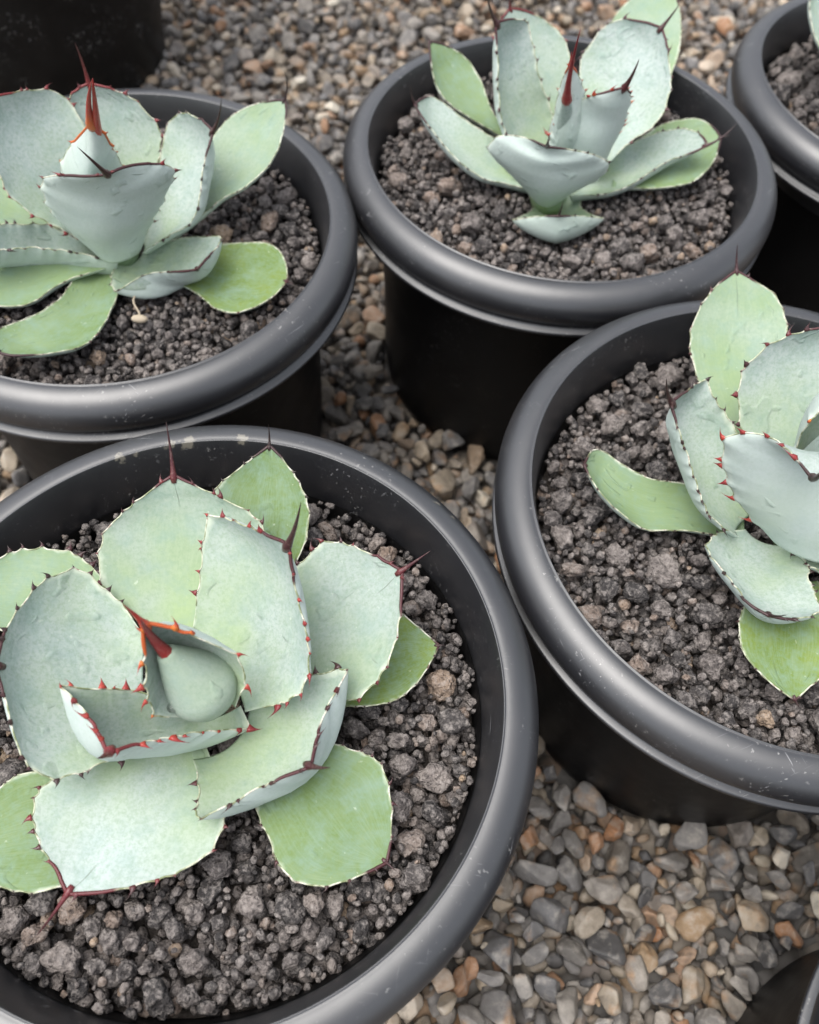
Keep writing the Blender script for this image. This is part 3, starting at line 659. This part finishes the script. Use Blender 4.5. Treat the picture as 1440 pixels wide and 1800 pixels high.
leaf(pd, (1290, 925), (1027, 816), [(1320, 960), (1262, 941), (1197, 931), (1133, 929), (1100, 909), (1062, 873), (1040, 842)], [(1310, 890), (1250, 864), (1197, 848), (1151, 843), (1106, 823), (1062, 793), (1044, 790)], -4, 14, bow=-5, depth=6, green=0.55, red=0.15, spine=(1020, 798, 20), spr=0.9, tlen=1.8, dark=0.08)
leaf(pd, (1430, 950), (1430, 842), [(1352, 945, 8), (1300, 885, 28), (1276, 830, 46), (1271, 788, 60), (1277, 768, 68), (1312, 760, 76), (1352, 767, 81), (1382, 787, 84)], [(1510, 955, 8), (1565, 900, 28), (1590, 845, 46), (1596, 805, 60), (1590, 785, 68), (1555, 778, 76), (1515, 786, 81), (1480, 805, 84)], 4, 86, depth=15, vee=1.7, green=0.05, red=0.05, tred=0.8, belly=([0, 0.3, 0.55, 0.8, 1], [1.0, 1, 0.7, 0.35, 0.12]), spine=(1452, 815, 104), spr=2.0, dark=0.10, tlen=4.6)
leaf(pd, (1345, 950), (1352, 1082), [(1310, 930), (1262, 938), (1243, 961), (1256, 986), (1276, 1010), (1298, 1035), (1317, 1061)], [(1405, 955), (1420, 990), (1423, 1018), (1437, 1050), (1446, 1071), (1416, 1086), (1386, 1088)], 2, 20, depth=9, green=0.10, red=0.1, spine=(1384, 1081, 28), spr=1.4, dark=0.2, tlen=3.6)
leaf(pd, (1390, 1010), (1398, 1231), [(1345, 1020), (1302, 1080), (1299, 1114), (1311, 1151), (1338, 1183), (1362, 1206)], [(1440, 1020), (1475, 1080), (1480, 1130), (1460, 1175), (1424, 1208)], -6, -4, bow=5, depth=3, green=0.88, red=0.2, spine=(1407, 1247, -6), spr=0.9, tlen=2.0, dark=0.05)
leaf(pd, (1455, 830), (1500, 660), [(1412, 850, 36), (1397, 805, 50), (1405, 768, 62), (1424, 742, 74), (1455, 705, 86)], [(1500, 860, 36), (1530, 800, 52), (1535, 740, 68), (1522, 695, 84)], 30, 96, depth=10, green=0.22, red=0.95, teeth=6, slen=18, spr=1.9)
leaf(pd, (1420, 965), (1590, 1010), [(1378, 955), (1405, 978), (1440, 1004), (1490, 1030), (1545, 1034)], [(1450, 920), (1510, 905), (1570, 925), (1600, 965)], 4, 30, depth=10, green=0.08, red=0.3)
leaf(pd, (1470, 900), (1690, 860), [(1440, 940), (1530, 945), (1610, 930), (1660, 900)], [(1440, 860), (1520, 790), (1610, 780), (1670, 820)], 2, 40, depth=8, green=0.15, red=0.3)
bud(pd, (1462, 850), (1476, 760), 17, (1486, 690), 36, 92, 124, 0.8)

# --- left rear plant
pb = agave('pale blue-green agave in the left rear pot, tall red spine at its heart', (212, 452))
leaf(pb, (195, 380), (156, 146), [(165, 385), (128, 270), (111, 205), (120, 172), (138, 155)], [(240, 385), (279, 285), (284, 240), (278, 220), (258, 196), (235, 175), (200, 157)], 4, 66, depth=6, green=0.10, red=0.6, spine=(131, 74, 96), spr=1.6)
leaf(pb, (250, 405), (501, 176), [(290, 400), (340, 300), (381, 232), (408, 204), (441, 185), (477, 177)], [(300, 425), (354, 380), (390, 350), (433, 327), (466, 298), (485, 268), (497, 230), (503, 196)], -2, 52, depth=5, green=0.40, red=0.05, spine=(499, 122, 74), spr=1.2, tlen=2.4, dark=0.14)
leaf(pb, (180, 420), (-25, 174), [(195, 440), (126, 413), (72, 384), (43, 366), (16, 340), (0, 310), (-20, 270), (-32, 220)], [(215, 370), (172, 268), (153, 228), (144, 212), (119, 177), (97, 161), (72, 157), (36, 160), (2, 166)], 8, 80, depth=10, green=0.03, red=0.6, spr=2.0, slen=22)
leaf(pb, (110, 385), (-95, 335), [(160, 420), (80, 396), (20, 394), (-40, 388)], [(120, 360), (43, 350), (0, 312), (-45, 300)], 0, 28, depth=5, green=0.45, red=0.2)
leaf(pb, (245, 420), (375, 231), [(225, 395), (262, 345), (281, 278), (289, 236), (300, 209), (322, 198), (352, 209)], [(250, 445), (289, 418), (325, 399), (343, 378), (352, 340), (356, 300), (365, 262)], 6, 60, depth=13, green=0.08, red=0.2, spine=(389, 172, 84), spr=1.8, dark=0.18)
leaf(pb, (200, 446), (-85, 432), [(208, 462), (195, 460), (166, 451), (119, 440), (83, 437), (47, 435), (0, 439), (-40, 440)], [(200, 425), (144, 423), (83, 395), (30, 394), (-10, 395), (-55, 404)], 2, 34, depth=17, green=0.04, red=0.2, dark=0.18)
leaf(pb, (160, 465), (-100, 492), [(190, 470), (125, 489), (98, 503), (58, 530), (25, 538), (0, 538), (-55, 524)], [(190, 448), (60, 456), (0, 456), (-60, 460)], -1, 4, bow=2, depth=3, green=0.62, red=0.2, tlen=2.2)
leaf(pb, (190, 470), (-6, 618), [(222, 450), (212, 500), (198, 540), (174, 582), (146, 606), (100, 618), (50, 624), (18, 624)], [(165, 438), (124, 497), (105, 525), (72, 547), (36, 563), (4, 575), (-9, 592)], -6, 14, bow=-1, depth=5, green=0.66, red=0.05, spr=0.9, slen=7, tlen=2.2)
leaf(pb, (285, 465), (505, 494), [(318, 500), (342, 513), (379, 541), (408, 550), (444, 541), (480, 520)], [(350, 440), (394, 428), (433, 426), (469, 427), (492, 443), (503, 468)], -11, 2, bow=5, depth=3, green=0.80, red=0.35, spine=(517, 500, 1), spr=0.9, tlen=1.8, dark=0.05)
leaf(pb, (240, 452), (347, 473), [(205, 460), (196, 485), (206, 510), (231, 495), (253, 483), (285, 478), (313, 477)], [(255, 432), (318, 418), (361, 416), (389, 415), (381, 434), (365, 452)], 0, 24, depth=13, green=0.03, red=0.25, slen=8, dark=0.22, tlen=2.8)
leaf(pb, (212, 440), (188, 306), [(160, 428, 6), (108, 388, 26), (84, 356, 44), (74, 330, 58), (77, 314, 66), (108, 307, 76), (150, 309, 81)], [(252, 436, 6), (270, 385, 26), (291, 345, 44), (305, 313, 60), (302, 292, 72), (254, 287, 79), (218, 293, 82)], 4, 84, depth=14, vee=1.55, green=0.05, red=0.25, tred=0.6, belly=([0, 0.3, 0.55, 0.8, 1], [1.0, 1, 0.7, 0.35, 0.12]), spine=(136, 258, 106), spr=2.3, tlen=3.8, dark=0.3)
leaf(pb, (170, 330), (160, 216), [(130, 340, 34), (106, 300, 54), (112, 269, 70), (131, 246, 84)], [(222, 330, 34), (214, 286, 62), (197, 258, 80), (181, 232, 96)], 30, 104, depth=22, green=0.20, red=0.97, spine=(163, 137, 140), spr=3.0, dark=0.4, tlen=3.4, teeth=5, th=4)
bud(pb, (180, 325), (174, 258), 9, (163, 138), 36, 82, 138, 0.99, sr=0.55)

# --- top centre plant
pc = agave('blue-green agave in the top centre pot, cupped leaf and small green leaf hanging in front', (962, 352))
leaf(pc, (985, 250), (1175, -34), [(1040, 250), (1060, 120), (1070, 55), (1084, 26), (1105, 2), (1135, -20)], [(1090, 260), (1160, 170), (1190, 105), (1198, 60), (1193, 8)], -2, 42, depth=4, green=0.42, red=0.3, tlen=2.4)
leaf(pc, (960, 250), (897, 14), [(925, 260), (880, 150), (872, 70), (884, 32)], [(1000, 265), (1012, 180), (1003, 95), (987, 60), (963, 38), (930, 20)], 4, 58, depth=5, green=0.22, red=0.55, spine=(899, -12, 72), spr=1.4)
leaf(pc, (915, 265), (755, 72), [(930, 290), (878, 238), (836, 213), (793, 184), (770, 156), (758, 113)], [(930, 240), (872, 205), (845, 140), (817, 99), (779, 78)], -2, 40, depth=6, green=0.60, red=0.1, slen=6, tlen=2.2, spr=0.9)
leaf(pc, (1085, 300), (1268, 242), [(1075, 330), (1130, 330), (1181, 328), (1223, 316), (1256, 280)], [(1085, 270), (1129, 240), (1176, 215), (1228, 209), (1256, 226)], 1, 12, depth=4, green=0.62, red=0.1, slen=6, tlen=2.2, spr=0.9)
leaf(pc, (1030, 292), (1164, 48), [(1005, 290), (1017, 210), (1020, 155), (1020, 110), (1040, 72), (1060, 50), (1088, 34), (1124, 36)], [(1065, 295), (1102, 254), (1150, 220), (1167, 198), (1179, 150), (1175, 90)], 8, 70, depth=9, green=0.08, red=0.35, spine=(1196, 6, 86), spr=1.9, dark=0.2)
leaf(pc, (935, 275), (872, 40), [(912, 310), (893, 245), (880, 205), (877, 160), (875, 110), (873, 70)], [(985, 295), (969, 192), (950, 137), (938, 85), (928, 42), (905, 32)], 8, 78, depth=13, green=0.04, red=0.35, spine=(856, -8, 100), spr=2.2, dark=0.16)
leaf(pc, (935, 310), (729, 182), [(960, 340), (892, 323), (845, 311), (803, 279), (770, 241), (742, 205)], [(950, 280), (869, 243), (822, 213), (779, 180), (755, 169)], -2, 32, depth=7, green=0.20, red=0.15, spine=(722, 150, 44), spr=1.3, tlen=2.8)
leaf(pc, (1030, 318), (1243, 256), [(1000, 345), (1067, 339), (1105, 326), (1145, 301), (1176, 282), (1212, 270)], [(1040, 290), (1067, 276), (1119, 246), (1176, 228), (1212, 227), (1236, 240)], 0, 24, depth=8, green=0.14, red=0.3, spine=(1296, 216, 38), spr=1.5, tlen=2.8)
leaf(pc, (978, 335), (983, 379), [(922, 325, -5), (937, 360, -9), (916, 380, -2), (902, 386, 4), (942, 380, 12)], [(1034, 325, -5), (1021, 360, -9), (1045, 378, -2), (1061, 383, 4), (1022, 379, 12)], -6, 16, depth=10, vee=1.3, green=0.34, red=0.1, spine=(991, 350, 28), spr=1.0, tlen=2.6, dark=0.12, teeth=7)
leaf(pc, (1015, 292), (1100, 152), [(990, 305, 14), (966, 258, 34), (968, 235, 44), (982, 208, 56), (1011, 180, 68), (1048, 166, 78)], [(1050, 290, 12), (1078, 245, 34), (1100, 204, 54), (1109, 172, 70)], 14, 84, depth=13, green=0.08, red=0.4, tred=0.9, belly=([0, 0.3, 0.55, 0.8, 1], [1.0, 1, 0.7, 0.35, 0.12]), spine=(1124, 103, 104), spr=2.3, tlen=3.8, dark=0.22)
leaf(pc, (963, 345), (962, 257), [(930, 336, 0), (905, 308, 16), (882, 287, 28), (861, 266, 38), (859, 255, 43), (878, 239, 52), (918, 240, 55)], [(994, 338, 0), (1030, 317, 16), (1060, 304, 28), (1072, 290, 38), (1062, 280, 44), (1046, 272, 50), (1008, 263, 54)], -2, 56, depth=11, vee=1.5, green=0.14, red=0.1, belly=([0, 0.3, 0.55, 0.8, 1], [1.0, 1, 0.7, 0.35, 0.12]), spine=(967, 236, 70), spr=1.7, tlen=3.0, dark=0.14)
leaf(pc, (992, 240), (1003, 112), [(958, 255, 30), (972, 200, 56), (986, 145, 80)], [(1030, 258, 30), (1032, 190, 62), (1020, 138, 84)], 30, 98, depth=14, green=0.10, red=0.9, teeth=4, spr=1.6, slen=8, th=4)
bud(pc, (993, 250), (997, 165), 6.5, (1021, 50), 34, 84, 130, 0.75, sr=0.5)

# --- corner plant, only a leaf of it in view
pe = agave('agave in the top right corner pot, one pale leaf edge showing', (1610, 190))
leaf(pe, (1570, 160), (1432, -30), [(1560, 190), (1490, 140), (1440, 78), (1426, 30), (1425, -5)], [(1590, 120), (1540, 30), (1490, -30)], 0, 48, depth=7, green=0.25, red=0.3, tlen=2.4)
for (bx, by, tx, ty, g_) in ((1640, 190, 1850, 130, 0.15), (1600, 220, 1560, 340, 0.2), (1650, 150, 1700, -60, 0.12)):
    ax, ay = tx - bx, ty - by; nx, ny = -ay * 0.36, ax * 0.36
    leaf(pe, (bx, by), (tx, ty), [(bx + nx * .6, by + ny * .6), (bx + ax * .4 + nx, by + ay * .4 + ny), (bx + ax * .75 + nx, by + ay * .75 + ny)], [(bx - nx * .6, by - ny * .6), (bx + ax * .4 - nx, by + ay * .4 - ny), (bx + ax * .75 - nx, by + ay * .75 - ny)], 0, 40, depth=6, green=g_, red=0.3)

GZ = -0.018; LEVEL = {'B': -0.009, 'C': -0.008, 'E': -0.012}   # mean gravel level below the rim plane
GRAV_LABEL = {'A': 'dark brown lava gravel filling the front pot', 'B': 'dark lava gravel filling the left rear pot', 'C': 'dark lava gravel filling the top centre pot',
              'D': 'dark brown lava gravel filling the right hand pot', 'E': 'dark lava gravel in the corner pot at top right'}
def lava_bed(k, nbig, nmid, nsmall, nobj):
    cx, cy = POTS[k]; Rm = 0.1262; GZ = LEVEL.get(k, -0.018)
    soil = [(0.0, GZ - 0.012), (0.06, GZ - 0.012), (0.1235, GZ - 0.014)]
    g = link('lava_gravel', mesh('lava_gravel', *lathe(soil, 64)), M_SOIL); g.location = (cx, cy, ZR)
    tag(g, GRAV_LABEL[k], 'gravel', 'lava gravel in the pots', 'stuff')
    def inside(r):
        while True:
            a, b = rng.uniform(-Rm, Rm, 2)
            if a * a + b * b < (Rm - r * 0.98) ** 2: return a, b
    bed = Bed(-0.14, -0.14, 0.14, 0.14, 0.001, GZ - 0.012, inside)
    cg = np.full(bed.H.shape, 9.0)                                   # undersides of the leaves over this pot
    q = LEAF_UNDER - (cx, cy, ZR); q = q[np.hypot(q[:, 0], q[:, 1]) < 0.135]
    if len(q): np.minimum.at(cg, (((q[:, 0] + 0.14) / 0.001).astype(int), ((q[:, 1] + 0.14) / 0.001).astype(int)), q[:, 2])
    for _ in range(2):
        c2 = np.pad(cg, 1, 'edge'); cg = np.min([c2[a:a + cg.shape[0], b:b + cg.shape[1]] for a in range(3) for b in range(3)], axis=0)
    bed.ceil = cg
    g_ = [(x + rng.uniform(-.0016, .0016), y + rng.uniform(-.0016, .0016)) for x in np.arange(-0.124, 0.125, 0.0062) for y in np.arange(-0.124, 0.125, 0.0062)]
    bed.base([p_ for p_ in g_ if math.hypot(*p_) < 0.1225], 0.0034, 0.0050, 0.75, GZ - 0.010)
    for _ in range(nmid): bed.drop(rng.uniform(0.0028, 0.0046), 0.75, 3, GZ + 0.003)
    for _ in range(nbig):
        r = 0.0045 + 0.0068 * rng.beta(0.9, 2.2)
        bed.drop(r, 0.72, 4, GZ + 0.0110)
    for _ in range(nsmall): bed.drop(rng.uniform(0.0012, 0.0030), 0.75, 4, GZ + 0.007)
    S = np.array(bed.out); W3 = S[:, :3] + (cx, cy, ZR)
    vis = in_view(W3, 40) & ~behind_pot(W3, k)
    # a stone buried under later ones shows little
    top = np.array([z + r * 0.3 >= bed.H[int((x + 0.14) / 0.001), int((y + 0.14) / 0.001)] - r * 0.55 for x, y, z, r in S])
    score = np.where(vis & top, S[:, 3], 0.0); order = np.argsort(-score)[:nobj]; order = order[score[order] > 0.0032]
    pick = np.zeros(len(S), bool); pick[order] = True
    singles('lava_stone', S[pick], HI_LAVA, 1.5, g)
    joined('fine_gravel', S[~pick], SH_LAVA['lo'], 1.5, g, M_LAVA)
LEAF_UNDER = np.concatenate(LEAF_UNDER)
lava_bed('A', 480, 500, 2400, 300)
lava_bed('D', 480, 500, 2400, 270)
lava_bed('B', 260, 500, 2300, 200)
lava_bed('C', 260, 500, 2300, 200)
lava_bed('E', 250, 300, 300, 40)


# a drop of water by the bud and a dry root under the rear plant
wm_, wn_, wl_, wb_ = new_mat('water'); wb_.inputs['Transmission Weight'].default_value = 1.0; wb_.inputs['Roughness'].default_value = 0.02; wb_.inputs['IOR'].default_value = 1.33
V, F = ico(3); dp = un(304, 1243, ZR + 0.041)
wd = link('water_drop', mesh('water_drop', V * (0.0024, 0.0024, 0.0021), F), wm_); wd.location = dp
tag(wd, 'clear drop of water beside the furled bud of the front agave', 'water drop')
rm_, rn_, rl_, rb_ = new_mat('dry_root'); rb_.inputs['Base Color'].default_value = (0.36, 0.30, 0.22, 1); rb_.inputs['Roughness'].default_value = 0.8
r0, r1 = un(234, 505, ZR + 0.002), un(243, 558, ZR - 0.003)
tt = np.linspace(0, 1, 12); pth = r0 + (r1 - r0) * tt[:, None] + np.stack([0.0012 * np.sin(tt * 9), 0 * tt, 0.001 * np.sin(tt * 5)], 1)
V1, F1 = tube(pth, 0.0007 - 0.0001 * tt, 6); V2, F2 = ico(2); V2 = V2 * (0.0052, 0.0028, 0.0024) + r1 + np.array([0.001, -0.001, 0.0]); k = len(V1)
dr = link('dry_root', mesh('dry_root', np.concatenate([np.array(V1), V2]), [tuple(f) for f in F1] + [tuple(int(i) + k for i in f) for f in F2]), rm_)
tag(dr, 'pale dry root ending in a small husk under the left rear agave', 'root')
